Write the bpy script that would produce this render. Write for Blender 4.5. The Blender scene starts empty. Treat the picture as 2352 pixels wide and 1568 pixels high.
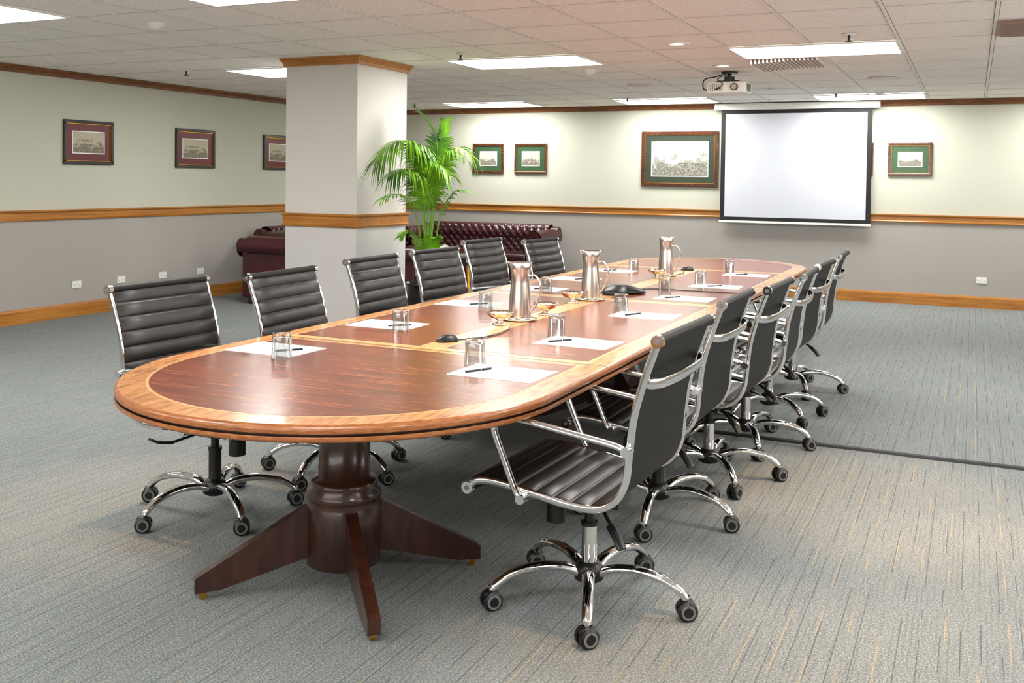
import bpy, math, random, bmesh
from mathutils import Vector, Matrix
random.seed(7)
pi=math.pi
SC=bpy.context.scene
try:
    SC.view_settings.view_transform='Standard'; SC.view_settings.look='None'
except Exception: pass

# ------------------------------------------------------------------ materials
def srgb(r,g,b):
    f=lambda c:(c/255/12.92 if c/255<=.04045 else ((c/255+.055)/1.055)**2.4)
    return (f(r),f(g),f(b),1)
class NT:
    def __init__(s,name):
        s.m=bpy.data.materials.new(name); s.m.use_nodes=True; s.t=s.m.node_tree
        s.b=s.t.nodes['Principled BSDF']; s.out=s.t.nodes['Material Output']
    def n(s,typ,**kw):
        o=s.t.nodes.new(typ)
        for k,v in kw.items(): setattr(o,k,v)
        return o
    def l(s,a,b): s.t.links.new(a,b)
    def math(s,op,a,b=None,c=None):
        o=s.n('ShaderNodeMath',operation=op)
        for i,x in enumerate((a,b,c)):
            if x is None: continue
            if isinstance(x,(int,float)): o.inputs[i].default_value=x
            else: s.l(x,o.inputs[i])
        return o.outputs[0]
    def mix(s,fac,a,b):
        o=s.n('ShaderNodeMix',data_type='RGBA')
        if isinstance(fac,(int,float)): o.inputs[0].default_value=fac
        else: s.l(fac,o.inputs[0])
        for i,x in ((6,a),(7,b)):
            if isinstance(x,tuple): o.inputs[i].default_value=x
            else: s.l(x,o.inputs[i])
        return o.outputs[2]
    def pos(s,kind='geo'):
        if kind=='geo': return s.n('ShaderNodeNewGeometry').outputs['Position']
        return s.n('ShaderNodeTexCoord').outputs['Object' if kind=='obj' else 'Generated']
    def scale(s,v,sc):
        o=s.n('ShaderNodeMapping'); o.inputs['Scale'].default_value=sc; s.l(v,o.inputs['Vector']); return o.outputs[0]
    def noise(s,v,sc,det=4,rough=.5):
        o=s.n('ShaderNodeTexNoise'); o.inputs['Scale'].default_value=sc; o.inputs['Detail'].default_value=det; o.inputs['Roughness'].default_value=rough
        s.l(v,o.inputs['Vector']); return o.outputs['Fac']
    def ramp(s,f,stops):
        o=s.n('ShaderNodeValToRGB'); e=o.color_ramp.elements
        while len(e)<len(stops): e.new(.5)
        for el,(p,c) in zip(e,stops): el.position=p; el.color=c
        s.l(f,o.inputs[0]); return o.outputs[0]
    def bump(s,hgt,st,dist=.01):
        o=s.n('ShaderNodeBump'); o.inputs['Strength'].default_value=st; o.inputs['Distance'].default_value=dist
        s.l(hgt,o.inputs['Height']); s.l(o.outputs[0],s.b.inputs['Normal'])
    def set(s,**kw):
        for k,v in kw.items():
            k=k.replace('_',' ')
            if isinstance(v,(int,float,tuple)): s.b.inputs[k].default_value=v
            else: s.l(v,s.b.inputs[k])
        return s
def plain(name,col,rough=.5,metal=0,**kw):
    t=NT(name); v=t.noise(t.pos('obj'),40,2)
    c2=tuple(min(1,x*1.08) for x in col[:3])+(1,); c1=tuple(x*.93 for x in col[:3])+(1,)
    t.set(Base_Color=t.mix(v,c1,c2),Roughness=rough,Metallic=metal,**kw); return t.m
def wood(name,dark,mid,light,sc,rough=.3,coat=0.0,big=2.0,crough=.06,lo=.3,hi=.7):
    t=NT(name); p=t.pos('geo')
    g=t.noise(t.scale(p,sc),1,6,.65); h=t.noise(t.scale(p,(big,big*.5,big)),1,2)
    f=t.math('ADD',t.math('MULTIPLY',g,.75),t.math('MULTIPLY',h,.25))
    c=t.ramp(f,[(lo,dark),(.5,mid),(hi,light)])
    t.set(Base_Color=c,Roughness=rough); t.b.inputs['Coat Weight'].default_value=coat; t.b.inputs['Coat Roughness'].default_value=crough
    return t.m
M={}
M['oak_x']=wood('oak_trim_x',srgb(118,66,16),srgb(168,108,38),srgb(196,138,62),(1.5,60,60),.35,.2)
M['oak_y']=wood('oak_trim_y',srgb(118,66,16),srgb(168,108,38),srgb(196,138,62),(60,1.5,60),.35,.2)
M['crown']=wood('crown_wood',srgb(80,45,20),srgb(118,72,36),srgb(150,98,55),(8,8,60),.45,.1)
M['tblight']=wood('table_oak_border',srgb(150,88,42),srgb(192,130,74),srgb(216,162,104),(60,8,60),.27,.2,3,.1,.36,.64)
M['tbband']=wood('table_pale_band',srgb(192,142,84),srgb(214,170,114),srgb(228,192,138),(60,12,60),.27,.2,3,.1)
M['tbdark']=wood('table_mahogany_inlay',srgb(62,24,8),srgb(128,58,26),srgb(180,102,54),(3.5,75,3.5),.25,.1,1.6,.12,.34,.66)
M['tbedge']=wood('table_edge_wood',srgb(112,60,26),srgb(156,94,50),srgb(184,124,76),(30,30,160),.3,.2)
M['groove']=plain('table_groove_dark',srgb(46,22,10),.4)
M['ped']=wood('pedestal_mahogany',srgb(28,13,8),srgb(52,26,17),srgb(74,41,27),(24,24,4),.3,.3)
M['chrome']=plain('chrome',(.80,.80,.81,1),.06,1)
M['steel']=plain('brushed_steel',(.74,.66,.60,1),.24,1)
M['silver']=plain('silver_bowl_metal',(.85,.8,.7,1),.12,1)
M['brass']=plain('brass',srgb(200,150,60),.25,1)
M['blackp']=plain('black_plastic',srgb(16,16,18),.38)
M['greyp']=plain('grey_rubber',srgb(110,110,110),.5)
M['white']=plain('white_plastic',srgb(228,228,222),.4)
M['paper']=plain('white_paper',srgb(244,244,247),.8)
M['tar']=plain('black_cable_tape',srgb(12,12,15),.6)
t=NT('black_leather'); p=t.pos('obj'); t.set(Base_Color=t.mix(t.noise(p,8,2),srgb(19,17,17),srgb(32,28,28)),Roughness=.38); t.bump(t.noise(p,260,3),.12,.002); M['leather']=t.m
t=NT('black_leather_back'); p=t.pos('obj'); t.set(Base_Color=t.mix(t.noise(p,8,2),srgb(10,10,10),srgb(17,17,17)),Roughness=.5); t.b.inputs['Specular IOR Level'].default_value=.22; t.bump(t.noise(p,300,3),.15,.002); M['leatherb']=t.m
t=NT('oxblood_leather'); p=t.pos('obj'); t.set(Base_Color=t.mix(t.noise(p,6,3),srgb(42,11,17),srgb(70,19,27)),Roughness=.3); t.bump(t.noise(p,150,3),.15,.002); t.b.inputs['Coat Weight'].default_value=.2; M['oxblood']=t.m
t=NT('clear_glass'); tr=t.n('ShaderNodeBsdfTransparent'); tr.inputs[0].default_value=(.87,.89,.89,1); gl=t.n('ShaderNodeBsdfGlossy'); gl.inputs['Roughness'].default_value=.02
lw=t.n('ShaderNodeLayerWeight'); lw.inputs[0].default_value=.5; ff=t.math('ADD',t.math('MULTIPLY',t.math('POWER',lw.outputs['Facing'],2.0),.85),.07)
mx=t.n('ShaderNodeMixShader'); t.l(ff,mx.inputs[0]); t.l(tr.outputs[0],mx.inputs[1]); t.l(gl.outputs[0],mx.inputs[2]); t.l(mx.outputs[0],t.out.inputs[0]); M['glass']=t.m
t=NT('palm_leaf'); p=t.pos('obj'); t.set(Base_Color=t.mix(t.ramp(t.noise(p,3.5,3),[(.35,(0,0,0,1)),(.65,(1,1,1,1))]),srgb(44,100,12),srgb(142,204,32)),Roughness=.42); M['leaf']=t.m
M['stem']=plain('palm_stem',srgb(110,160,50),.5)
M['soil']=plain('soil',srgb(45,32,24),.9)
M['pot']=plain('black_glazed_pot',srgb(14,14,16),.12)
def emis(name,col,st):
    t=NT(name); e=t.n('ShaderNodeEmission'); e.inputs[0].default_value=col; e.inputs[1].default_value=st; t.l(e.outputs[0],t.out.inputs[0]); return t.m
M['lamp']=emis('fluorescent_diffuser',(1,.985,.95,1),23)
M['warm']=emis('warm_bulb',(1,.78,.5,1),14)
M['fill']=emis('fill_light_pane',(1,.97,.92,1),5.0)  # glow for the added off-camera windows, a fill light
def wallm(name,up,lo,split):
    t=NT(name); p=t.pos(); s=t.n('ShaderNodeSeparateXYZ'); t.l(p,s.inputs[0])
    f=t.math('GREATER_THAN',s.outputs[2],split)
    c=t.mix(f,lo,up); v=t.noise(p,1.3,3)
    t.set(Base_Color=t.mix(t.math('MULTIPLY',v,.1),c,srgb(150,150,145)),Roughness=.75); t.bump(t.noise(p,220,2),.08,.002); return t.m
M['wall']=wallm('painted_wall',srgb(194,195,179),srgb(163,158,152),1.08)
M['col']=wallm('painted_column',srgb(206,202,197),srgb(198,195,192),1.12)
# carpet
t=NT('striped_carpet'); p=t.pos(); s=t.n('ShaderNodeSeparateXYZ'); t.l(p,s.inputs[0])
X,Y=s.outputs[0],s.outputs[1]
speck=t.noise(p,150,3,.75); big=t.noise(p,.9,4)
base=t.ramp(speck,[(.3,srgb(54,60,62)),(.5,srgb(121,126,125)),(.72,srgb(184,187,182))])
base=t.mix(t.math('MULTIPLY',big,.45),base,srgb(88,96,100))
def stripes(per,off,w,sy,th,seed):
    q=t.math('ADD',t.math('DIVIDE',X,per),off); fr=t.math('FRACT',q); fl=t.math('FLOOR',q)
    line=t.math('LESS_THAN',fr,w)
    cb=t.n('ShaderNodeCombineXYZ'); t.l(t.math('MULTIPLY',fl,7.31+seed),cb.inputs[0]); t.l(t.math('MULTIPLY',Y,sy),cb.inputs[1])
    return t.math('MULTIPLY',line,t.math('GREATER_THAN',t.noise(cb.outputs[0],1,1),th))
c=t.mix(t.math('MULTIPLY',stripes(.062,.1,.06,2.2,.47,0),.6),base,srgb(34,44,60))
c=t.mix(t.math('MULTIPLY',stripes(.098,.55,.035,2.6,.52,3),.5),c,srgb(186,154,98))
c=t.mix(t.math('MULTIPLY',stripes(.019,.3,.4,3.5,.5,5),.18),c,srgb(54,60,66))
t.set(Base_Color=c,Roughness=.95); t.bump(speck,.5,.006); M['carpet']=t.m
# ceiling
GX0,GXS,GY0,GYS=.11,.636,7.91,.73
t=NT('acoustic_ceiling_tile'); p=t.pos(); s=t.n('ShaderNodeSeparateXYZ'); t.l(p,s.inputs[0])
def edge(v,o,per,w):
    fr=t.math('FRACT',t.math('DIVIDE',t.math('SUBTRACT',v,o-100*per),per))
    return t.math('LESS_THAN',t.math('MINIMUM',fr,t.math('SUBTRACT',1.0,fr)),w/per)
e=t.math('MAXIMUM',edge(s.outputs[0],GX0,GXS,.016),edge(s.outputs[1],GY0,GYS,.016))
sp=t.noise(p,85,4,.75)
c=t.ramp(sp,[(.32,srgb(204,196,190)),(.46,srgb(250,245,240)),(.7,srgb(255,252,248))])
c=t.mix(t.math('MULTIPLY',e,.8),c,srgb(60,54,50)); t.set(Base_Color=c,Roughness=.9); t.bump(sp,.25,.004); M['ceil']=t.m
M['tbar']=plain('ceiling_t_bar',srgb(236,230,224),.5)
M['grille']=plain('grille_paint',srgb(150,125,110),.5)
M['ventw']=plain('vent_paint',srgb(215,205,198),.5)

# ------------------------------------------------------------------ mesh builder
class MB:
    def __init__(s): s.v=[];s.f=[];s.mi=[];s.sm=[];s.mats=[]
    def mat(s,k):
        if k not in s.mats: s.mats.append(k)
        return s.mats.index(k)
    def add(s,vs,fs,m,smooth=True):
        o=len(s.v); s.v+=[tuple(v) for v in vs]; i=s.mat(m)
        for f in fs: s.f.append(tuple(o+a for a in f)); s.mi.append(i); s.sm.append(smooth)
    def box(s,a,b,m,M4=None):
        x0,y0,z0=a;x1,y1,z1=b
        vs=[Vector(c) for c in((x0,y0,z0),(x1,y0,z0),(x1,y1,z0),(x0,y1,z0),(x0,y0,z1),(x1,y0,z1),(x1,y1,z1),(x0,y1,z1))]
        if M4: vs=[M4@v for v in vs]
        s.add(vs,[(0,3,2,1),(4,5,6,7),(0,1,5,4),(1,2,6,5),(2,3,7,6),(3,0,4,7)],m,False)
    def loops(s,L,m,cap0=True,cap1=True,smooth=True,closed=True):
        n=len(L[0]); vs=[v for l in L for v in l]; fs=[]
        for i in range(len(L)-1):
            for j in range(n if closed else n-1):
                k=(j+1)%n; fs.append((i*n+j,i*n+k,(i+1)*n+k,(i+1)*n+j))
        s.add(vs,fs,m,smooth)
        if cap0: s.add(L[0],[tuple(range(n))[::-1]],m,False)
        if cap1: s.add(L[-1],[tuple(range(n))],m,False)
    def cyl(s,p0,p1,r0,m,r1=None,n=16):
        p0,p1=Vector(p0),Vector(p1); r1=r0 if r1 is None else r1
        d=(p1-p0).normalized(); a=d.orthogonal().normalized(); b=d.cross(a)
        s.loops([[p+(a*math.cos(2*pi*i/n)+b*math.sin(2*pi*i/n))*r for i in range(n)] for p,r in((p0,r0),(p1,r1))],m)
    def lathe(s,prof,c,m,n=24,axis=None,caps=False):
        c=Vector(c); L=[[c+Vector((r*math.cos(2*pi*i/n),r*math.sin(2*pi*i/n),z)) for i in range(n)] for r,z in prof]
        s.loops(L,m,caps,caps)
    def tube(s,path,a,b,m,ref=(0,1,0),n=10):
        P=[Vector(p) for p in path]; ref=Vector(ref); L=[]
        for i,p in enumerate(P):
            t=(P[min(i+1,len(P)-1)]-P[max(i-1,0)]).normalized()
            r=(ref-t*ref.dot(t))
            r=r.normalized() if r.length>1e-4 else t.orthogonal().normalized()
            q=t.cross(r); u=i/(len(P)-1)
            aa=a(u) if callable(a) else a; bb=b(u) if callable(b) else b
            L.append([p+r*aa*math.cos(2*pi*k/n)+q*bb*math.sin(2*pi*k/n) for k in range(n)])
        s.loops(L,m)
    def mesh(s,name):
        me=bpy.data.meshes.new(name); me.from_pydata(s.v,[],s.f)
        for k in s.mats: me.materials.append(M[k])
        me.polygons.foreach_set('material_index',s.mi); me.polygons.foreach_set('use_smooth',s.sm); me.update()
        return me
    def obj(s,name,parent=None,loc=(0,0,0),rz=0,bevel=0):
        o=bpy.data.objects.new(name,s.mesh(name)); bpy.context.collection.objects.link(o)
        o.location=loc; o.rotation_euler[2]=rz
        if parent: o.parent=parent
        if bevel:
            b=o.modifiers.new('b','BEVEL'); b.width=bevel; b.segments=2; b.limit_method='ANGLE'; b.angle_limit=.9
        return o
def inst(name,me,parent=None,loc=(0,0,0),rz=0):
    o=bpy.data.objects.new(name,me); bpy.context.collection.objects.link(o); o.location=loc; o.rotation_euler[2]=rz
    if parent: o.parent=parent
    return o
def empty(name,loc=(0,0,0),rz=0):
    o=bpy.data.objects.new(name,None); bpy.context.collection.objects.link(o); o.location=loc; o.rotation_euler[2]=rz; o.empty_display_size=.1; return o
def spl(pts,k=6):
    P=[Vector(p) for p in pts]; out=[]
    for i in range(len(P)-1):
        p0=P[max(i-1,0)];p1=P[i];p2=P[i+1];p3=P[min(i+2,len(P)-1)]
        for j in range(k):
            t=j/k; out.append(.5*((2*p1)+(p2-p0)*t+(2*p0-5*p1+4*p2-p3)*t*t+(3*p1-p0-3*p2+p3)*t**3))
    out.append(P[-1]); return out

# ------------------------------------------------------------------ room
XL,XR,YF,YB,H=-8.63,3.4,-2.2,13.55,2.58
def quick(name,a,b,m,bevel=0):
    q=MB(); q.box(a,b,m); return q.obj(name,bevel=bevel)
quick('floor',(XL-.15,YF-.15,-.1),(XR+.15,YB+.15,0),'carpet')
quick('ceiling',(XL-.15,YF-.15,H),(XR+.15,YB+.15,H+.1),'ceil')
quick('wall_left',(XL-.15,YF-.15,0),(XL,YB+.15,H),'wall')
quick('wall_back',(XL,YB,0),(XR,YB+.15,H),'wall')
quick('wall_right',(XR,YF-.15,0),(XR+.15,YB+.15,H),'wall')
quick('wall_front',(XL,YF-.15,0),(XR,YF,H),'wall')
def trimprof(name,prof,axis,lo,hi,wall,sgn,m):
    q=MB(); L=[]
    for e in (lo,hi):
        L.append([Vector((wall+sgn*d,e,z)) if axis=='y' else Vector((e,wall+sgn*d,z)) for d,z in prof])
    q.loops(L,m,smooth=False); return q.obj(name)
rail=[(0,1.03),(.02,1.03),(.024,1.045),(.018,1.055),(.018,1.105),(.034,1.12),(.034,1.135),(0,1.135)]
base=[(0,0),(.018,0),(.018,.12),(.010,.14),(0,.145)]
crown=[(0,H-.075),(.016,H-.075),(.022,H-.05),(.045,H-.015),(.05,H-.001),(0,H-.001)]
trimprof('trim_1',rail,'y',YF,YB,XL,1,'oak_y'); trimprof('trim_2',rail,'x',XL,XR,YB,-1,'oak_x')
trimprof('trim_3',rail,'y',YF,YB,XR,-1,'oak_y'); trimprof('trim_4',rail,'x',XL,XR,YF,1,'oak_x')
trimprof('baseboard_left',base,'y',YF,YB,XL,1,'oak_y'); trimprof('baseboard_back',base,'x',XL,XR,YB,-1,'oak_x')
trimprof('baseboard_right',base,'y',YF,YB,XR,-1,'oak_y'); trimprof('baseboard_front',base,'x',XL,XR,YF,1,'oak_x')
trimprof('trim_5',crown,'y',YF,YB,XL,1,'crown'); trimprof('trim_6',crown,'x',XL,XR,YB,-1,'crown')
trimprof('trim_7',crown,'y',YF,YB,XR,-1,'crown'); trimprof('trim_8',crown,'x',XL,XR,YF,1,'crown')
def fill_window(name,loc,rz,w):  # invented window with glowing pane, added out of view to light the room
    E=empty(name,loc,rz); q=MB(); q.box((-w/2,.0,1.16),(w/2,.02,2.42),'fill'); q.obj('glow_pane',E)
    q=MB()
    for a,b in (((-w/2-.06,0,1.14),(w/2+.06,.05,1.2)),((-w/2-.06,0,2.38),(w/2+.06,.05,2.44)),((-w/2-.06,0,1.2),(-w/2,.05,2.38)),((w/2,0,1.2),(w/2+.06,.05,2.38))): q.box(a,b,'oak_x')
    for i in range(1,4): x=-w/2+w*i/4; q.box((x-.025,0,1.2),(x+.025,.045,2.38),'oak_x')
    q.obj('frame',E)
fill_window('fill_window_1',(-2.6,YF,0),0,6.4); fill_window('fill_window_2',(XR,5.2,0),pi/2,7.0)  # both added on unseen walls to brighten ceiling and room
# column with trims
cx0,cx1,cy0,cy1=-5.70,-4.93,7.40,8.24
E=empty('column'); q=MB(); q.box((cx0,cy0,0),(cx1,cy1,H-.001),'col'); q.obj('shaft',E)
def ring(name,prof,m):
    q=MB(); L=[]
    for d,z in prof: L.append([Vector((cx0-d,cy0-d,z)),Vector((cx1+d,cy0-d,z)),Vector((cx1+d,cy1+d,z)),Vector((cx0-d,cy1+d,z))])
    q.loops(L,m,False,False,smooth=False); q.obj(name,E)
ring('dado_band',[(0,1.06),(.018,1.06),(.024,1.075),(.018,1.085),(.018,1.15),(.034,1.165),(.034,1.18),(0,1.18)],'oak_x')
ring('crown_band',[(0,H-.075),(.016,H-.075),(.022,H-.05),(.045,H-.012),(.05,H-.002),(0,H-.002)],'oak_x')
ring('base_band',base,'oak_x')
# ceiling T grid
q=MB(); k=-20
x=GX0
while x>XL: x-=GXS
x+=GXS
while x<XR: q.box((x-.011,YF,H-.004),(x+.011,YB,H-.0005),'tbar'); x+=GXS
y=GY0
while y>YF: y-=GYS
y+=GYS
while y<YB: q.box((XL,y-.011,H-.0035),(XR,y+.011,H-.0005),'tbar'); y+=GYS
q.obj('trim_9')
# troffers
q=MB(); q.box((-.62,-.35,-.003),(.62,.35,.0),'lamp')
for a,b in (((-.636,-.365,-.012),(.636,-.345,0)),((-.636,.345,-.012),(.636,.365,0)),((-.636,-.345,-.012),(-.615,.345,0)),((.615,-.345,-.012),(.636,.345,0))): q.box(a,b,'white')
tro=q.mesh('troffer')
for yy in (.97,4.56,8.275,12.86):
    for xx in (-6.245,-3.705,-1.165,1.375):
        inst('ceiling_light_panel',tro,None,(xx,yy,H-.005))
# downlights
q=MB(); q.lathe([(.055,-.002),(.06,-.010),(.085,-.012),(.095,-.006),(.095,0)],(0,0,0),'white'); q.add([Vector((.056*math.cos(2*pi*i/24),.056*math.sin(2*pi*i/24),-.003)) for i in range(24)],[tuple(range(24))[::-1]],'warm'); dl=q.mesh('dl')
q=MB(); q.lathe([(.055,-.002),(.06,-.010),(.085,-.012),(.095,-.006),(.095,0)],(0,0,0),'white'); q.add([Vector((.056*math.cos(2*pi*i/24),.056*math.sin(2*pi*i/24),-.003)) for i in range(24)],[tuple(range(24))[::-1]],'greyp'); dlo=q.mesh('dlo')
def spot(x,y,e,ang=.8,col=(1,.62,.33)):
    l=bpy.data.lights.new('spot','SPOT'); l.energy=e; l.color=col; l.spot_size=ang; l.spot_blend=.8; l.shadow_soft_size=.05
    o=bpy.data.objects.new('downlight_bulb',l); bpy.context.collection.objects.link(o); return o
for x,y,e in ((-2.11,7.58,40),(-2.11,9.14,40),(-.62,2.95,170),(-.4,5.0,210),(-3.4,3.4,140),(.35,4.1,150)):
    E=inst('ceiling_downlight',dl,None,(x,y,H-.001)); s=spot(x,y,e); s.parent=E; s.location=(0,0,-.03)
inst('ceiling_downlight',dlo,None,(-2.11,11.46,H-.001))
# speakers / smoke detectors / sprinklers
q=MB(); q.lathe([(0.001,-.012),(.11,-.012),(.13,-.008),(.135,0)],(0,0,0),'ventw',32); sp=q.mesh('speaker')
for x,y in ((-.86,10.67),(-3.4,10.7)): inst('ceiling_speaker',sp,None,(x,y,H-.004))
q=MB(); q.lathe([(0.001,-.045),(.03,-.045),(.045,-.03),(.055,-.02),(.06,0)],(0,0,0),'white',24); sd=q.mesh('smoke')
for x,y in ((-5.28,5.37),(-3.39,9.1),(-1.0,12.2)): inst('smoke_detector',sd,None,(x,y,H-.001))
q=MB(); q.lathe([(0.001,-.01),(.04,-.01),(.045,0)],(0,0,0),'white',20); q.cyl((0,0,-.01),(0,0,-.05),.009,'blackp'); q.cyl((0,0,-.057),(0,0,-.052),.024,'blackp')
q.tube([(-.012,0,-.015),(-.018,0,-.035),(0,0,-.052),(.018,0,-.035),(.012,0,-.015)],.004,.004,'chrome'); spk=q.mesh('sprinkler')
for x,y in ((-4.0,7.57),(-.83,7.5),(-7.28,7.83),(-7.25,12.34),(-4.03,12.19),(-1.49,12.28)): inst('fire_sprinkler',spk,None,(x,y,H-.004))
# vents
q=MB()
q.box((-.318,-.365,-.006),(.318,.365,0),'ventw')
for i in range(9): q.box((-.29+i*.034,-.33,-.05+i*.002),(-.275+i*.034,.33,-.006),'ventw')
for i in range(8): q.box((.02+i*.034,-.33,-.03),(.028+i*.034,.33,-.006),'ventw')
q.obj('ceiling_air_diffuser',loc=(-1.48,9.02,H-.004))
q=MB(); q.box((-.31,-.36,-.008),(.31,.36,0),'grille')
for i in range(16): q.box((-.28,-.33+i*.042,-.022),(.28,-.315+i*.042,-.008),'grille')
q.obj('ceiling_return_grille',loc=(.428,7.545,H-.004))

# ------------------------------------------------------------------ table
TX,TH,HW=-2.135,.765,.835
YN,YFc=3.17,8.90      # arc centres
def stadium(off,z,n=40,y0=None,y1=None):
    r=HW-off; pts=[]
    for i in range(n+1):
        a=pi+pi*i/n; pts.append(Vector((TX+r*math.cos(a),YN+r*math.sin(a),z)))
    for i in range(n+1):
        a=pi*i/n; pts.append(Vector((TX+r*math.cos(a),YFc+r*math.sin(a),z)))
    return pts
T=empty('conference_table')
q=MB()
pr=[(.05,.707),(.016,.708),(.003,.713),(0,.720),(.002,.729)]
q.loops([stadium(o,z) for o,z in pr],'tbedge',True,False)
q.loops([stadium(o,z) for o,z in [(.002,.729),(.014,.730),(.014,.737),(.002,.738)]],'groove',False,False,False)
q.loops([stadium(o,z) for o,z in [(.002,.738),(0,.744),(0,.753),(.004,.760),(.012,.765)]],'tbedge',False,False)
q.add(stadium(.012,.765),[tuple(range(82))],'tblight',False)
q.obj('top_slab',T)
seams=[3.75,5.90,8.33]
def endpanel(near,off,cut,z,m,q):
    r=HW-off; n=40; pts=[]
    if near:
        for i in range(n+1): a=pi+pi*i/n; pts.append(Vector((TX+r*math.cos(a),YN+r*math.sin(a),z)))
        pts+= [Vector((TX+r,seams[0]-cut,z)),Vector((TX-r,seams[0]-cut,z))]
    else:
        for i in range(n+1): a=pi*i/n; pts.append(Vector((TX+r*math.cos(a),YFc+r*math.sin(a),z)))
        pts+= [Vector((TX-r,seams[2]+cut,z)),Vector((TX+r,seams[2]+cut,z))]
    low=[p-Vector((0,0,z-.7645)) for p in pts]
    q.loops([low,pts],m,False,True,smooth=False)
def rect(x0,x1,y0,y1,z,m,q): q.box((x0,y0,.7645),(x1,y1,z),m)
q=MB()
for s in (0,1):
    endpanel(s==0,.105,.03,.7654,'tbband',q); endpanel(s==0,.116,.05,.7659,'tbdark',q)
for a,b in ((seams[0],seams[1]),(seams[1],seams[2])):
    rect(TX-HW+.095,TX+HW-.095,a+.002,b-.002,.7652,'tbband',q)
    for x0,x1 in ((TX-.725,TX-.065),(TX+.065,TX+.725)): rect(x0,x1,a+.06,b-.06,.7659,'tbdark',q)
for s in seams: rect(TX-HW+.004,TX+HW-.004,s-.0018,s+.0018,.7656,'groove',q)
q.obj('inlay_panels',T)
def pedestal(y):
    q=MB(); c=(TX+.04,y,0)
    q.lathe([(.001,.075),(.12,.075),(.137,.085),(.139,.30),(.130,.315),(.137,.325),(.137,.345),(.120,.36),(.124,.375),(.118,.39),(.095,.40),(.093,.62),(.11,.64),(.11,.71)],c,'ped',40)
    for k in range(4):
        a=pi/4+k*pi/2; R=Matrix.Translation(c)@Matrix.Rotation(a,4,'Z')
        side=[(.09,.115),(.16,.108),(.44,.034),(.53,.028),(.53,.080),(.515,.09),(.14,.30),(.09,.30)]
        L=[[R@Vector((x,s,z)) for x,z in side] for s in (-.022,.022)]
        q.loops(L,'ped',smooth=False)
        q.cyl(R@Vector((.50,-.008,.014)),R@Vector((.50,.008,.014)),.014,'brass'); q.cyl(R@Vector((.50,0,.018)),R@Vector((.50,0,.034)),.01,'brass')
    q.box((TX+.04-.3,y-.09,.675),(TX+.04+.3,y+.09,.709),'ped'); q.box((TX+.04-.05,y-.25,.68),(TX+.04+.05,y+.25,.709),'ped')
    q.obj('pedestal',T)
for y in (3.08,6.04,8.95): pedestal(y)

# ------------------------------------------------------------------ office chair (faces -X)
prof=spl([(-.335,0,.44),(-.315,0,.462),(-.24,0,.472),(-.10,0,.455),(.04,0,.435),(.14,0,.437),(.205,0,.475),(.24,0,.545),(.25,0,.64),(.265,0,.76),(.298,0,.88),(.34,0,1.0)],10)
def resample(P,n):
    d=[0]
    for i in range(1,len(P)): d.append(d[-1]+(P[i]-P[i-1]).length)
    out=[];j=0
    for k in range(n+1):
        s=d[-1]*k/n
        while j<len(d)-2 and d[j+1]<s: j+=1
        t=(s-d[j])/max(1e-9,d[j+1]-d[j]); out.append(P[j].lerp(P[j+1],min(1,t)))
    return out,d[-1]
NP=255
P,LEN=resample(prof,NP)
def sling():
    q=MB(); ribs=17; F=[];B=[]
    for i,p in enumerate(P):
        t=(P[min(i+1,NP)]-P[max(i-1,0)]).normalized(); nrm=Vector((-t.z,0,t.x))
        ph=(i/NP*ribs)%1; hgt=.003+.011*(math.sin(pi*ph)**.4)
        F.append([p+nrm*(hgt if abs(yy)<.281 else .004)+Vector((0,yy,0)) for yy in (-.284,-.275,-.14,0,.14,.275,.284)])
        B.append([p-nrm*.004+Vector((0,yy,0)) for yy in (-.284,-.14,0,.14,.284)])
    q.loops(F,'leather',False,False,closed=False)
    q.loops([b[::-1] for b in B],'leatherb',False,False,closed=False)
    q.loops([[f[0],b[0]][::-1] for f,b in zip(F,B)],'leatherb',False,False,closed=False); q.loops([[f[-1],b[-1]] for f,b in zip(F,B)],'leatherb',False,False,closed=False)
    return q.mesh('sling')
ME_sling=sling()
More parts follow.
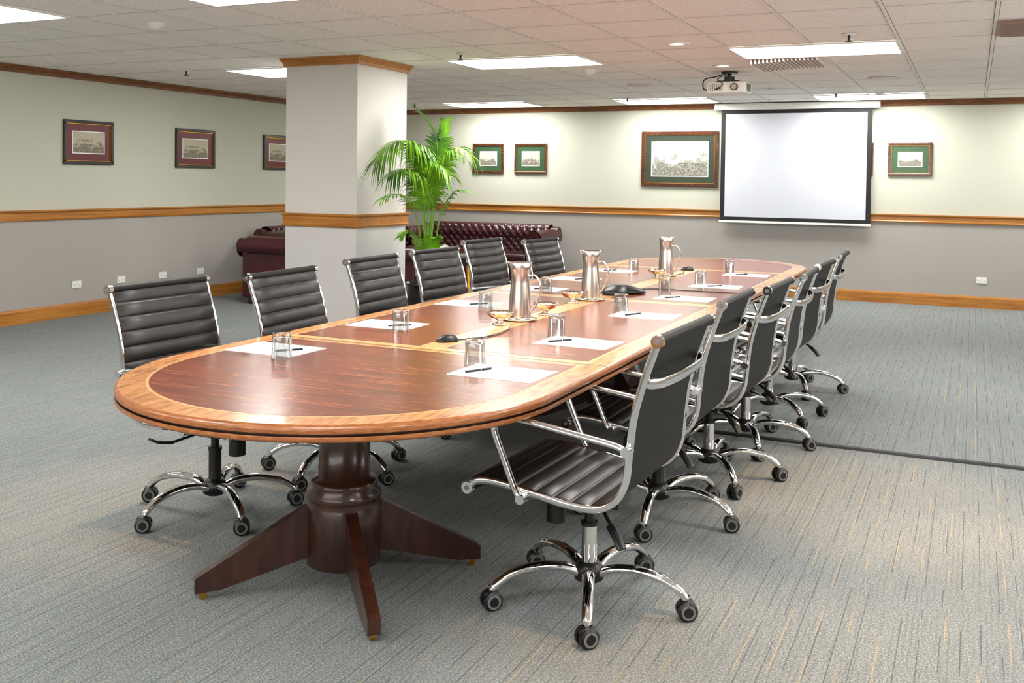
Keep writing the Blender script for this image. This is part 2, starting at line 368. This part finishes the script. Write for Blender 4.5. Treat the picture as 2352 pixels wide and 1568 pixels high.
def frame():
    q=MB(); Pd=[P[i] for i in range(0,NP+1,5)]
    for sy in (-1,1):
        q.tube([p+Vector((0,sy*.290,0)) for p in Pd],.007,.013,'chrome',n=12)
        q.tube([v+Vector((0,sy*.307,0)) for v in spl([(-.12,0,.432),(-.145,0,.46),(-.19,0,.56),(-.222,0,.635),(-.228,0,.665),(-.215,0,.688),(-.18,0,.699),(-.10,0,.697),(.10,0,.672),(.21,0,.656),(.247,0,.640)],6)],.015,.011,'chrome',n=12)
        for x,z in ((-.12,.437),(.248,.645)): q.cyl((x,sy*.285,z),(x,sy*.328,z),.016,'chrome')
        for e in (P[0],P[-1]): q.cyl(e+Vector((0,sy*.282,0)),e+Vector((0,sy*.303,0)),.021,'chrome',n=20); q.cyl(e+Vector((0,sy*.302,0)),e+Vector((0,sy*.3045,0)),.009,'greyp')
    for e in (P[0],P[-1]): q.cyl(e+Vector((0,-.283,0)),e+Vector((0,.283,0)),.019,'leatherb',n=20)
    q.tube(spl([(.292,-.29,.865),(.318,-.275,.862),(.338,-.2,.858),(.345,0,.856),(.338,.2,.858),(.318,.275,.862),(.292,.29,.865)],5),.017,.004,'chrome',ref=(0,0,1),n=10)
    for x in (-.12,.11): q.tube([(x,-.285,.44),(x,-.2,.41),(x,0,.40),(x,.2,.41),(x,.285,.432)],.014,.006,'chrome',ref=(1,0,0))
    q.box((-.14,-.06,.365),(.13,.06,.405),'blackp'); q.box((-.09,-.075,.35),(.06,.075,.38),'blackp')
    q.cyl((-.13,0,.33),(-.13,0,.37),.03,'blackp'); q.cyl((-.13,0,.27),(-.13,0,.335),.036,'blackp')
    q.tube([(0,.05,.375),(0,.16,.37),(.02,.24,.36),(.03,.27,.365)],.006,.006,'blackp',ref=(0,0,1)); q.tube([(.02,.24,.36),(.04,.30,.372),(.05,.33,.39)],.006,.02,'blackp',ref=(0,0,1))
    q.tube([(.06,-.05,.375),(.12,-.14,.36),(.17,-.2,.345)],.007,.007,'blackp',ref=(0,0,1)); q.tube([(.15,-.18,.35),(.19,-.22,.325),(.21,-.235,.30)],.008,.018,'blackp',ref=(0,0,1))
    q.cyl((0,0,.25),(0,0,.37),.018,'blackp'); return q.mesh('frame')
ME_frame=frame()
def star(tubemat='chrome'):
    q=MB()
    q.cyl((0,0,.10),(0,0,.285),.028,tubemat,n=20); q.cyl((0,0,.277),(0,0,.29),.031,'blackp')
    q.lathe([(.001,.075),(.035,.075),(.052,.085),(.055,.125),(.038,.145),(.029,.148)],(0,0,0),'blackp')
    for k in range(5):
        R=Matrix.Rotation(2*pi*k/5,4,'Z')
        pa=[R@v for v in spl([(.035,0,.108),(.10,0,.134),(.19,0,.140),(.28,0,.122),(.335,0,.09),(.352,0,.07)],5)]
        ref=R@Vector((0,1,0))
        q.tube(pa,lambda u:.026-.009*u,lambda u:.017-.003*u,'chrome',ref=ref,n=12)
        c=R@Vector((.355,0,0)); sw=Matrix.Rotation(2*pi*k/5+(.5,-.7,1.2,.2,2.1)[k],4,'Z'); ax=sw@Vector((0,1,0))
        ct=c+Vector((0,0,.034))
        q.cyl(ct+Vector((0,0,.01)),ct+Vector((0,0,.05)),.010,'chrome')
        q.cyl(ct-ax*.008,ct+ax*.008,.024,'blackp')
        for sgn in (-1,1):
            a0=ct+ax*sgn*.007; a1=ct+ax*sgn*.028
            q.cyl(a0,a0+ax*sgn*.016,.034,'blackp',n=24); q.cyl(a0+ax*sgn*.016,a1,.034,'blackp',.026,24)
            q.cyl(a1,a1+ax*sgn*.0012,.025,'greyp',n=20); q.cyl(a1,a1+ax*sgn*.002,.017,'blackp',n=16)
        q.lathe([(.001,.045),(.022,.043),(.030,.03),(.028,.02)],(ct.x,ct.y,.024),'blackp',16)
    return q.mesh('star')
ME_star=star(); ME_star2=star('blackp')
def chair(x,y,rot,brot,dz=0,st=None):
    E=empty('office_chair',(x,y,0),rot)
    inst('padded_seat_and_back',ME_sling,E,(0,0,dz)); inst('chrome_frame',ME_frame,E,(0,0,dz)); inst('star_base',st or ME_star,E,(0,0,0),brot)
for x,y,r,b,st in ((-1.215,3.325,-.035,.06,ME_star),(-1.26,4.34,.0,-.2,ME_star2),(-1.195,5.02,-.02,.3,None),(-1.16,5.76,.03,.05,None),(-1.17,6.52,-.03,.5,None),(-1.17,7.44,.02,.1,None)):
    chair(x,y,r,b,0,st)
for x,y,r,b,dz in ((-3.06,3.48,pi-.03,.12,0),(-2.93,4.24,pi+.05,.35,0),(-3.04,5.26,pi+.03,0,0),(-3.06,6.07,pi-.05,.6,0),(-3.22,7.12,pi-.06,.2,.01),(-3.06,7.92,pi-.1,.4,-.02)):
    chair(x,y,r,b,dz,ME_star2)

# ------------------------------------------------------------------ tabletop items
ZT=.766
q=MB(); q.box((-.175,-.125,0),(.175,.125,.0016),'paper'); PM=q.mesh('paper')
q=MB(); q.tube([(-.07,0,.005),(.05,0,.005)],.0045,.0045,'blackp',ref=(0,0,1)); q.tube([(.05,0,.005),(.056,0,.005),(.068,0,.005)],lambda u:.004-.003*u,lambda u:.004-.003*u,'chrome',ref=(0,0,1)); q.box((-.068,-.001,.009),(-.03,.001,.011),'chrome'); q.cyl((-.002,0,.005),(.002,0,.005),.0048,'chrome'); PEN=q.mesh('pen')
papers=[(-2.69,3.43,.09),(-2.66,4.28,.09),(-2.69,5.25,.07),(-2.67,6.22,.04),(-2.70,6.98,.07),(-2.67,7.80,-.02),(-1.61,3.42,-.09),(-1.61,4.23,-.08),(-1.62,5.27,-.06),(-1.64,6.18,-.07),(-1.64,7.02,.0),(-1.63,8.02,-.03)]
for i,(x,y,dx) in enumerate(papers):
    r=random.uniform(-.06,.06); inst('sheet_of_paper',PM,None,(x,y,ZT),r)
    inst('ballpoint_pen',PEN,None,(x+dx,y-.01,ZT+.0018),1.0+random.uniform(-.15,.15))
q=MB(); n=32
q.lathe([(.0385,0),(.042,0),(.0425,.002),(.0395,.098),(.038,.102),(.0002,.102)],(0,0,0),'glass',n); q.lathe([(.0002,.084),(.034,.082),(.0385,0)],(0,0,0),'glass',n); GM=q.mesh('tumbler')
bm=bmesh.new(); bm.from_mesh(GM); bmesh.ops.remove_doubles(bm,verts=bm.verts,dist=.0005); bmesh.ops.recalc_face_normals(bm,faces=bm.faces); bm.to_mesh(GM); bm.free()
for x,y in ((-2.54,3.28),(-1.78,3.52),(-2.48,4.11),(-1.77,4.35),(-2.51,5.09),(-1.78,5.33),(-2.53,6.03),(-1.85,6.45),(-1.76,7.05),(-2.53,7.89),(-1.79,8.14)):
    inst('glass_tumbler',GM,None,(x,y,ZT+.0022))
def jug(x,y):
    E=empty('water_jug',(x,y,ZT)); q=MB()
    q.lathe([(.001,.004),(.058,.004),(.060,.008),(.060,.03),(.056,.12),(.049,.19),(.048,.22),(.053,.26),(.062,.298),(.060,.300),(.050,.26),(.045,.215),(.045,.15),(.05,.03),(.001,.02)],(0,0,.006),'steel',36)
    q.tube(spl([(.050,0,.235),(.08,0,.238),(.108,0,.20),(.105,0,.14),(.085,0,.08),(.058,0,.05)],6),.009,.005,'steel')
    q.tube([(-.053,0,.285),(-.064,0,.300),(-.070,0,.306)],lambda u:.022*(1-u*.7),.003,'steel')
    q.obj('jug_body',E,rz=.1)
    q=MB(); q.lathe([(.001,.001),(.07,.001),(.092,.006),(.094,.009),(.07,.006),(.001,.006)],(0,0,0),'silver',36); q.obj('saucer',E)
for x,y in ((-2.15,4.77),(-2.14,5.81),(-2.17,7.59)): jug(x,y)
q=MB(); q.lathe([(.001,.0),(.038,.0),(.04,.004),(.022,.012),(.014,.02),(.022,.028),(.055,.04),(.066,.058),(.07,.066),(.067,.067),(.058,.05),(.03,.038),(.001,.036)],(0,0,0),'silver',32)
for i in range(14):
    a=i*2.4; r=.011*math.sqrt(i); q.lathe([(.001,-.008),(.01,-.005),(.013,0),(.01,.005),(.001,.008)],(r*math.cos(a),r*math.sin(a),.054),'white',8)
BM=q.mesh('bowl')
for x,y in ((-2.17,4.57),(-2.11,5.02),(-2.18,5.60),(-2.18,7.38)): inst('mint_bowl',BM,None,(x,y,ZT))
def mouse(x,y,r,cab):
    E=empty('computer_mouse',(x,y,ZT)); q=MB(); L=[]
    for i in range(13):
        u=-1+2*i/12; w=math.sqrt(max(0,1-u*u*.97))
        L.append([Vector((u*.055,w*.032*math.cos(a),max(0,w*.032*(1+.15*u)*math.sin(a)))) for a in [pi*k/12 for k in range(13)]])
    q.loops(L,'blackp'); q.obj('body',E,rz=r)
    q=MB(); q.tube(spl([(a-x,b-y,.004) for a,b in cab],6),.003,.003,'blackp',ref=(0,0,1),n=8); q.obj('cable',E)
mouse(-2.15,3.97,.9,[(-2.12,4.01),(-2.06,4.1),(-2.03,4.25),(-2.05,4.4),(-2.07,4.47)]); mouse(-2.16,8.2,.5,[(-2.18,8.15),(-2.14,8.0),(-2.1,7.85),(-2.12,7.75)])
E=empty('conference_phone',(-2.10,6.25,ZT))
q=MB(); n=60; L=[]
for sc,z in ((.80,.0),(1,.006),(1,.018),(.8,.034),(.5,.052),(.3,.058),(.02,.060)):
    L.append([Vector((.135*sc*(1+.28*math.cos(3*a)*(1 if sc>.5 else .3))*math.cos(a),.135*sc*(1+.28*math.cos(3*a)*(1 if sc>.5 else .3))*math.sin(a),z)) for a in [2*pi*k/n for k in range(n)]])
q.loops(L,'blackp'); q.box((-.03,-.05,.055),(.03,0,.0615),'greyp'); q.obj('body',E,rz=.4)
q=MB(); q.tube(spl([(a+2.10,b-6.25,.004) for a,b in [(-2.08,6.38),(-2.05,6.52),(-1.93,6.62),(-1.7,6.61),(-1.45,6.63),(-1.33,6.64)]],6),.003,.003,'blackp',ref=(0,0,1),n=8); q.obj('cable',E)
# floor cable cover
q=MB(); L=[[Vector((x,5.93+dy+(.004*math.sin(x*9)),z)) for dy,z in ((-.035,.0005),(-.018,.010),(.018,.010),(.035,.0005))] for x in [ -2.0+i*.1 for i in range(54)]]
q.loops(L,'tar',closed=False,smooth=False); q.obj('floor_cable_cover')

# ------------------------------------------------------------------ back wall items
E=empty('projection_screen'); q=MB(); ys=YB-.10
q.box((-3.2,YB-.14,H-.10),(-1.09,YB-.005,H-.012),'white'); q.obj('casing',E,bevel=.01)
q=MB(); q.box((-3.11,ys,1.0),(-1.18,ys+.003,H-.09),'tar'); q.obj('black_border',E)
M['scr']=plain('screen_fabric',srgb(200,204,213),.85)
q=MB(); q.box((-3.05,ys-.002,1.05),(-1.24,ys,2.43),'scr'); q.obj('white_fabric',E)
q=MB(); q.box((-3.12,ys-.012,.97),(-1.17,ys+.015,1.0),'white'); q.obj('weight_bar',E,bevel=.004)
def artm(name,sky,ink,seed,horizon=.45,sx=1):
    t=NT(name); g=t.pos('gen'); s=t.n('ShaderNodeSeparateXYZ'); t.l(g,s.inputs[0])
    u=t.math('ADD',s.outputs[0],s.outputs[1]) ; v=s.outputs[2]
    cb=t.n('ShaderNodeCombineXYZ'); t.l(t.math('MULTIPLY',u,sx),cb.inputs[0]); t.l(v,cb.inputs[1]); cb.inputs[2].default_value=seed
    n1=t.noise(cb.outputs[0],4,5,.6); n2=t.noise(cb.outputs[0],22,4,.7)
    tree=t.math('GREATER_THAN',n1,t.math('ADD',t.math('MULTIPLY',v,.55),.27))
    c=t.mix(t.math('MULTIPLY',tree,.55),sky,ink)
    low=t.math('LESS_THAN',v,t.math('ADD',horizon-.1,t.math('MULTIPLY',n1,.15)))
    crowd=t.math('MULTIPLY',low,t.math('GREATER_THAN',n2,.5))
    c=t.mix(t.math('MULTIPLY',crowd,.8),c,ink)
    c=t.mix(t.math('MULTIPLY',n2,.35),c,srgb(150,145,130))
    t.set(Base_Color=c,Roughness=.25); return t.m
M['artA']=artm('engraving_a',srgb(196,192,176),srgb(50,52,44),1.3); M['artB']=artm('engraving_b',srgb(188,184,166),srgb(44,48,36),4.1)
M['artC']=artm('engraving_big',srgb(198,195,184),srgb(60,62,56),7.7,.4,1.8); M['artD']=artm('engraving_d',srgb(182,174,146),srgb(60,52,30),9.2)
M['mred']=plain('red_mat',srgb(98,20,26),.25); M['mgreen']=plain('green_mat',srgb(54,82,54),.25); M['mdk']=plain('dark_green_mat',srgb(54,62,50),.25)
M['fdark']=wood('dark_picture_frame',srgb(12,6,4),srgb(26,12,8),srgb(42,20,12),(20,20,20),.3,.3)
M['fburl']=wood('burl_picture_frame',srgb(32,14,7),srgb(76,38,18),srgb(114,62,30),(40,40,40),.25,.5)
def picture(u0,u1,z0,z1,wall,fr,mat,art,fw=.035,mw=.09,name='framed_picture'):
    def B(q,a0,a1,b0,b1,d0,d1,m):
        if wall=='b': q.box((a0,YB-d1,b0),(a1,YB-d0,b1),m)
        else: q.box((XL+d0,a0,b0),(XL+d1,a1,b1),m)
    E=empty(name); q=MB()
    for a0,a1,b0,b1 in ((u0,u1,z0,z0+fw),(u0,u1,z1-fw,z1),(u0,u0+fw,z0+fw,z1-fw),(u1-fw,u1,z0+fw,z1-fw)): B(q,a0,a1,b0,b1,.001,.032,fr)
    q.obj('frame',E,bevel=.006)
    q=MB(); g=.006
    for a0,a1,b0,b1 in ((u0+fw,u1-fw,z0+fw,z0+fw+g),(u0+fw,u1-fw,z1-fw-g,z1-fw),(u0+fw,u0+fw+g,z0+fw+g,z1-fw-g),(u1-fw-g,u1-fw,z0+fw+g,z1-fw-g)): B(q,a0,a1,b0,b1,.01,.022,'brass')
    B(q,u0+fw,u1-fw,z0+fw,z1-fw,.002,.012,mat)
    i=fw+mw; B(q,u0+i-.01,u1-i+.01,z0+i-.01,z1-i+.01,.012,.0135,'paper'); q.obj('mat_board',E)
    q=MB(); B(q,u0+i,u1-i,z0+i,z1-i,.0135,.015,art); q.obj('engraving',E)
picture(-6.92,-6.40,1.60,2.05,'b','fburl','mgreen','artA'); picture(-6.22,-5.70,1.60,2.05,'b','fburl','mgreen','artB')
picture(-4.25,-3.16,1.44,2.21,'b','fburl','mdk','artC',.05,.10); picture(-.99,-.47,1.62,2.04,'b','fburl','mgreen','artA'); picture(-1.69,-1.165,1.62,2.04,'b','fburl','mgreen','artB')
picture(7.48,8.14,1.61,2.08,'l','fdark','mred','artD'); picture(9.09,9.76,1.60,2.07,'l','fdark','mred','artD'); picture(10.71,11.38,1.60,2.07,'l','fdark','mred','artD')
def outlet(loc,rz):
    q=MB(); q.box((-.058,-.010,-.037),(.058,-.001,.037),'white')
    for s in (-1,1): q.box((s*.03-.01,-.013,.012),(s*.03+.01,-.010,.026),'paper'); 
    for s in (-1,1):
        for k in (-.006,.006): q.box((s*.03+k-.0015,-.0108,-.012),(s*.03+k+.0015,-.0095,-.002),'blackp')
    o=q.obj('wall_outlet',loc=loc,rz=rz)
for y in (7.66,8.27,8.90,9.53): outlet((XL,y,.335),pi/2)
outlet((.12,YB,.345),0)

# ------------------------------------------------------------------ projector
E=empty('ceiling_projector',(-2.17,9.69,0)); q=MB()
q.box((-.19,-.14,2.365),(.19,.14,2.475),'white'); q.obj('body',E,bevel=.02)
q=MB(); q.cyl((.08,-.141,2.42),(.08,-.165,2.42),.035,'blackp',n=24); q.cyl((.08,-.16,2.42),(.08,-.168,2.42),.026,'chrome')
for i in range(8): q.box((-.17+i*.018,-.143,2.385),(-.162+i*.018,-.139,2.455),'greyp'); 
for i in range(8): q.box((.188,-.11+i*.025,2.385),(.193,-.098+i*.025,2.455),'greyp'); q.box((-.193,-.11+i*.025,2.385),(-.188,-.098+i*.025,2.455),'greyp')
q.cyl((0,0,2.47),(0,0,2.53),.05,'blackp'); q.cyl((0,0,2.52),(0,0,H-.004),.02,'blackp'); q.cyl((0,0,H-.02),(0,0,H-.004),.08,'blackp')
for a in (-1,1):
    q.tube([(a*.02,0,2.49),(a*.12,.05,2.485),(a*.15,.08,2.47)],.01,.006,'blackp'); q.tube([(a*.02,0,2.49),(a*.10,-.06,2.485),(a*.13,-.08,2.47)],.01,.006,'blackp')
q.tube(spl([(0,-.03,H-.01),(-.12,-.06,2.53),(-.22,-.1,2.50),(-.24,-.06,2.42),(-.19,0,2.40)],6),.006,.006,'blackp',n=8)
q.tube(spl([(.0,-.03,2.55),(-.08,-.16,2.50),(-.02,-.19,2.44),(-.1,-.16,2.40),(-.05,-.145,2.41)],6),.004,.004,'blackp',n=8)
q.obj('mount_and_lens',E)

# ------------------------------------------------------------------ sofas
def tuft(q,path,x0,x1,m,axis,depth=.028,w=.11,nx=None,fn=None,smooth_end=.38):
    P2,ln=resample(spl([(d,0,z) for d,z in path],6),max(12,int(0.5+sum((Vector((path[i+1][0]-path[i][0],path[i+1][1]-path[i][1],0))).length for i in range(len(path)-1))/.014)))
    N=len(P2); nx=max(8,int((x1-x0)/.016)); L=[]
    for i,p in enumerate(P2):
        t=(P2[min(i+1,N-1)]-P2[max(i-1,0)]).normalized(); nr=Vector((t.z,0,-t.x)); s=ln*i/(N-1); row=[]
        fade=min(1,max(0,(i/(N-1)-smooth_end)/.06))   # outer side of the roll is plain
        for j in range(nx+1):
            xx=x0+(x1-x0)*j/nx
            h=(abs(math.cos(pi*(xx/w+s/w)))*abs(math.cos(pi*(xx/w-s/w))))**.5*depth
            h=h*fade+depth*.8*(1-fade)
            pp=p+nr*h; row.append(fn(pp.x,xx,pp.z))
        L.append(row)
    q.loops(L,m,False,False,closed=False)
def sofa(name,width,loc,rz,depth=.88,cush=3,zs=1.0):
    E=empty(name,loc,rz); E.scale=(1,1,zs); q=MB(); W=width/2
    q.box((-W+.08,-depth/2+.06,.08),(W-.08,depth/2-.08,.30),'oxblood')
    q.box((-W+.06,depth/2-.16,.08),(W-.06,depth/2-.06,.66),'oxblood')
    for s in (-1,1):
        a,b=sorted((s*(W-.06),s*(W-.16))); q.box((a,-depth/2+.04,.08),(b,depth/2-.08,.64),'oxblood')
    q.obj('body',E,bevel=.025)
    q=MB()
    yb=depth/2-.10
    path=[(-.12,.38),(-.11,.50),(-.10,.60),(-.115,.68),(-.085,.755),(-.02,.785),(.05,.76),(.085,.70),(.07,.645),(.03,.62)]
    tuft(q,path[::-1],-W+.14,W-.14,'oxblood','x',fn=lambda d,x,z:Vector((x,yb+d,z)))
    for s in (-1,1):
        pa=[(-.10,.36),(-.09,.46),(-.08,.56),(-.10,.64),(-.07,.705),(0,.735),(.07,.71),(.10,.65),(.085,.60),(.04,.57)]
        tuft(q,pa[::-1],-depth/2+.04,depth/2-.06,'oxblood','y',depth=.02,fn=lambda d,y,z,s=s:Vector((s*(W-.10+d),y,z)))
        q.cyl((s*(W-.10),-depth/2+.02,.645),(s*(W-.10),-depth/2+.06,.645),.095,'oxblood',n=28)
        q.cyl((s*(W-.10),-depth/2+.012,.645),(s*(W-.10),-depth/2+.02,.645),.06,'oxblood',n=24)
        q.box((s*(W-.10)-.055,-depth/2+.02,.10),(s*(W-.10)+.055,-depth/2+.06,.60),'oxblood')
        for k in range(9): q.cyl((s*(W-.10)+.088*math.cos(k*2*pi/9),-depth/2+.016,.645+.088*math.sin(k*2*pi/9)),(s*(W-.10)+.088*math.cos(k*2*pi/9),-depth/2+.022,.645+.088*math.sin(k*2*pi/9)),.006,'brass',n=8)
    q.cyl((-W+.02,yb,.69),(-W+.16,yb,.69),.09,'oxblood',n=24); q.cyl((W-.16,yb,.69),(W-.02,yb,.69),.09,'oxblood',n=24)
    q.obj('tufted_rolls',E)
    q=MB(); cw=(width-.42)/cush
    for i in range(cush): x0=-W+.21+i*cw; q.box((x0+.004,-depth/2+.03,.30),(x0+cw-.004,depth/2-.2,.44),'oxblood')
    q.obj('seat_cushions',E,bevel=.035)
    q=MB()
    for sx in (-1,1):
        for sy in (-1,1): q.lathe([(.001,0),(.03,0),(.042,.03),(.03,.07),(.035,.085)],(sx*(W-.14),sy*(depth/2-.14),0),'ped',16)
    q.obj('feet',E)
sofa('chesterfield_sofa',2.24,(-6.48,12.93,0),0,zs=1.08)
sofa('chesterfield_sofa',2.45,(-6.66,9.72,0),pi)
sofa('chesterfield_armchair',1.0,(-8.07,10.85,0),pi/2,cush=1,zs=1.06)
# side table
E=empty('antique_side_table',(-4.62,9.1,0)); q=MB()
q.lathe([(.001,.70),(.25,.70),(.262,.708),(.262,.722),(.25,.73),(.001,.73)],(0,0,0),'ped',32); q.lathe([(.20,.64),(.21,.645),(.21,.70)],(0,0,0),'ped',32)
for k in range(4):
    R=Matrix.Rotation(pi/4+k*pi/2,4,'Z')
    q.tube([R@v for v in spl([(.19,0,.69),(.225,0,.62),(.20,0,.45),(.16,0,.25),(.165,0,.10),(.20,0,.02),(.215,0,.006)],6)],lambda u:.022-.012*u,lambda u:.022-.012*u,'brass',ref=R@Vector((0,1,0)))
q.obj('table_body',E)

# ------------------------------------------------------------------ palm
PX,PY=-4.55,8.0
E=empty('potted_palm',(PX,PY,0)); q=MB()
q.lathe([(.001,0),(.13,0),(.135,.03),(.155,.12),(.19,.30),(.20,.42),(.185,.50),(.20,.53),(.215,.545),(.20,.55),(.18,.53),(.165,.50),(.001,.50)],(0,0,0),'pot',36); q.obj('pot',E)
q=MB(); q.lathe([(.001,.515),(.17,.505)],(0,0,0),'soil',24); q.obj('soil',E)
RT=Vector((.908,.4195,0)); TC=Vector((.4195,-.908,0)); UP=Vector((0,0,1))
def W3(l,t,z): return RT*l+TC*t+UP*z
# path (right, toward room, z), leaf start frac, leaflet length, droop, step
fr=[
 ([(0,.0,.5),(.02,.02,1.0),(.08,.05,1.5),(.08,.08,1.85),(-.01,.1,2.04),(-.14,.12,2.16)],.62,.19,.3,.6),
 ([(0,.02,.5),(-.01,.06,1.0),(-.02,.2,1.5),(-.10,.36,1.78),(-.24,.50,1.82),(-.40,.62,1.66)],.56,.36,.9,.6),
 ([(.02,0,.5),(.04,.0,1.0),(.09,.0,1.5),(.13,.02,1.85),(.16,.05,2.04)],.60,.21,.35,.6),
 ([(.02,.02,.5),(.04,.06,1.0),(.10,.12,1.4),(.18,.2,1.68),(.29,.26,1.78),(.40,.3,1.72)],.56,.34,.85,.6),
 ([(0,.03,.5),(-.01,.08,.95),(-.02,.18,1.35),(-.04,.28,1.65),(-.07,.36,1.78),(-.13,.44,1.78)],.50,.38,.8,.5),
 ([(0,.03,.5),(.01,.1,1.0),(.03,.2,1.35),(.06,.3,1.55),(.13,.38,1.62),(.22,.44,1.56)],.58,.28,.7,.6),
 ([(0,.03,.5),(-.02,.1,1.0),(-.05,.24,1.4),(-.15,.42,1.58),(-.28,.56,1.54)],.60,.30,.9,.7),
 ([(-.02,.0,.5),(-.05,.06,.9),(-.10,.2,1.2),(-.22,.4,1.36),(-.36,.54,1.32)],.64,.18,.6,1.6),
 ([(.02,0,.5),(.07,.0,.9),(.13,.02,1.2),(.24,.04,1.38),(.36,.06,1.40)],.64,.18,.6,1.6),
 ([(.02,.02,.5),(.06,.05,.66),(.10,.1,.80),(.16,.14,.86),(.24,.18,.84)],.35,.15,.3,1),
 ([(-.02,.02,.5),(-.04,.06,.72),(-.08,.1,.92),(-.15,.14,1.02),(-.22,.2,.98)],.45,.15,.3,1),
 ([(0,.02,.5),(.02,.06,.68),(.04,.12,.86),(.06,.18,.96),(.09,.24,.98)],.35,.17,.3,1),
]
qs=MB(); ql=MB()
for path,st,ll,droop,step in fr:
    pp,_=resample([W3(*v) for v in spl(path,10)],60)
    qs.tube(pp,lambda u:.011-.008*u,lambda u:.011-.008*u,'stem',ref=(.3,.2,.9),n=8)
    i0=60*st; fi=i0
    while fi<=60:
        for sd in (-1,1):
            i=int(fi); u=(fi-i0)/(60-i0)
            p=pp[i].lerp(pp[min(60,i+1)],fi-i)
            t=(pp[min(i+1,60)]-pp[i-1]).normalized()
            side=t.cross(UP); side=side.normalized() if side.length>.15 else RT
            ln=ll*(.45+.55*math.sin(pi*min(1,.15+u*.8)))*random.uniform(.85,1.12)
            fwd=.5+.9*u; d=(side*sd+t*fwd+UP*.28+Vector((random.uniform(-.08,.08),random.uniform(-.08,.08),random.uniform(-.1,.1)))).normalized()
            wv=t.cross(d); wv=(d.cross(wv)).normalized() if wv.length>1e-3 else t
            L=[];R_=[]; K=6; dr=droop*random.uniform(.7,1.25)
            for k in range(K+1):
                s=k/K; c=p+d*ln*s*(1-.15*droop*s)-UP*(ln*dr*s*s); w=.0085*math.sin(pi*min(1,.12+s*.88))+.0005
                if c.x+PX< -4.90: c.x=-4.90-PX
                L.append(c-wv*w); R_.append(c+wv*w)
            ql.loops([[a,b] for a,b in zip(L,R_)],'leaf',False,False,closed=False)
        fi+=step
qs.obj('stems',E); ql.obj('leaflets',E)

w=bpy.data.worlds.new('w'); SC.world=w; w.use_nodes=True; w.node_tree.nodes['Background'].inputs[0].default_value=(.8,.85,.9,1); w.node_tree.nodes['Background'].inputs[1].default_value=.3

# ------------------------------------------------------------------ camera
h=1.5;f=2290.0;yaw=math.radians(24.8);pitch=math.radians(1.5);roll=0.013
fwv=Vector((-math.sin(yaw)*math.cos(pitch),math.cos(yaw)*math.cos(pitch),-math.sin(pitch)))
r0=Vector((math.cos(yaw),math.sin(yaw),0));u0=r0.cross(fwv)
r=r0*math.cos(roll)+u0*math.sin(roll);u=u0*math.cos(roll)-r0*math.sin(roll)
cam=bpy.data.cameras.new('camera'); co=bpy.data.objects.new('camera',cam); bpy.context.collection.objects.link(co)
m=Matrix.Identity(4)
for i in range(3): m[i][0]=r[i]; m[i][1]=u[i]; m[i][2]=-fwv[i]
m[2][3]=h; co.matrix_world=m
cam.sensor_width=36; cam.lens=36*f/2352; cam.shift_y=-(784-474)/2352; cam.clip_start=.05
SC.camera=co
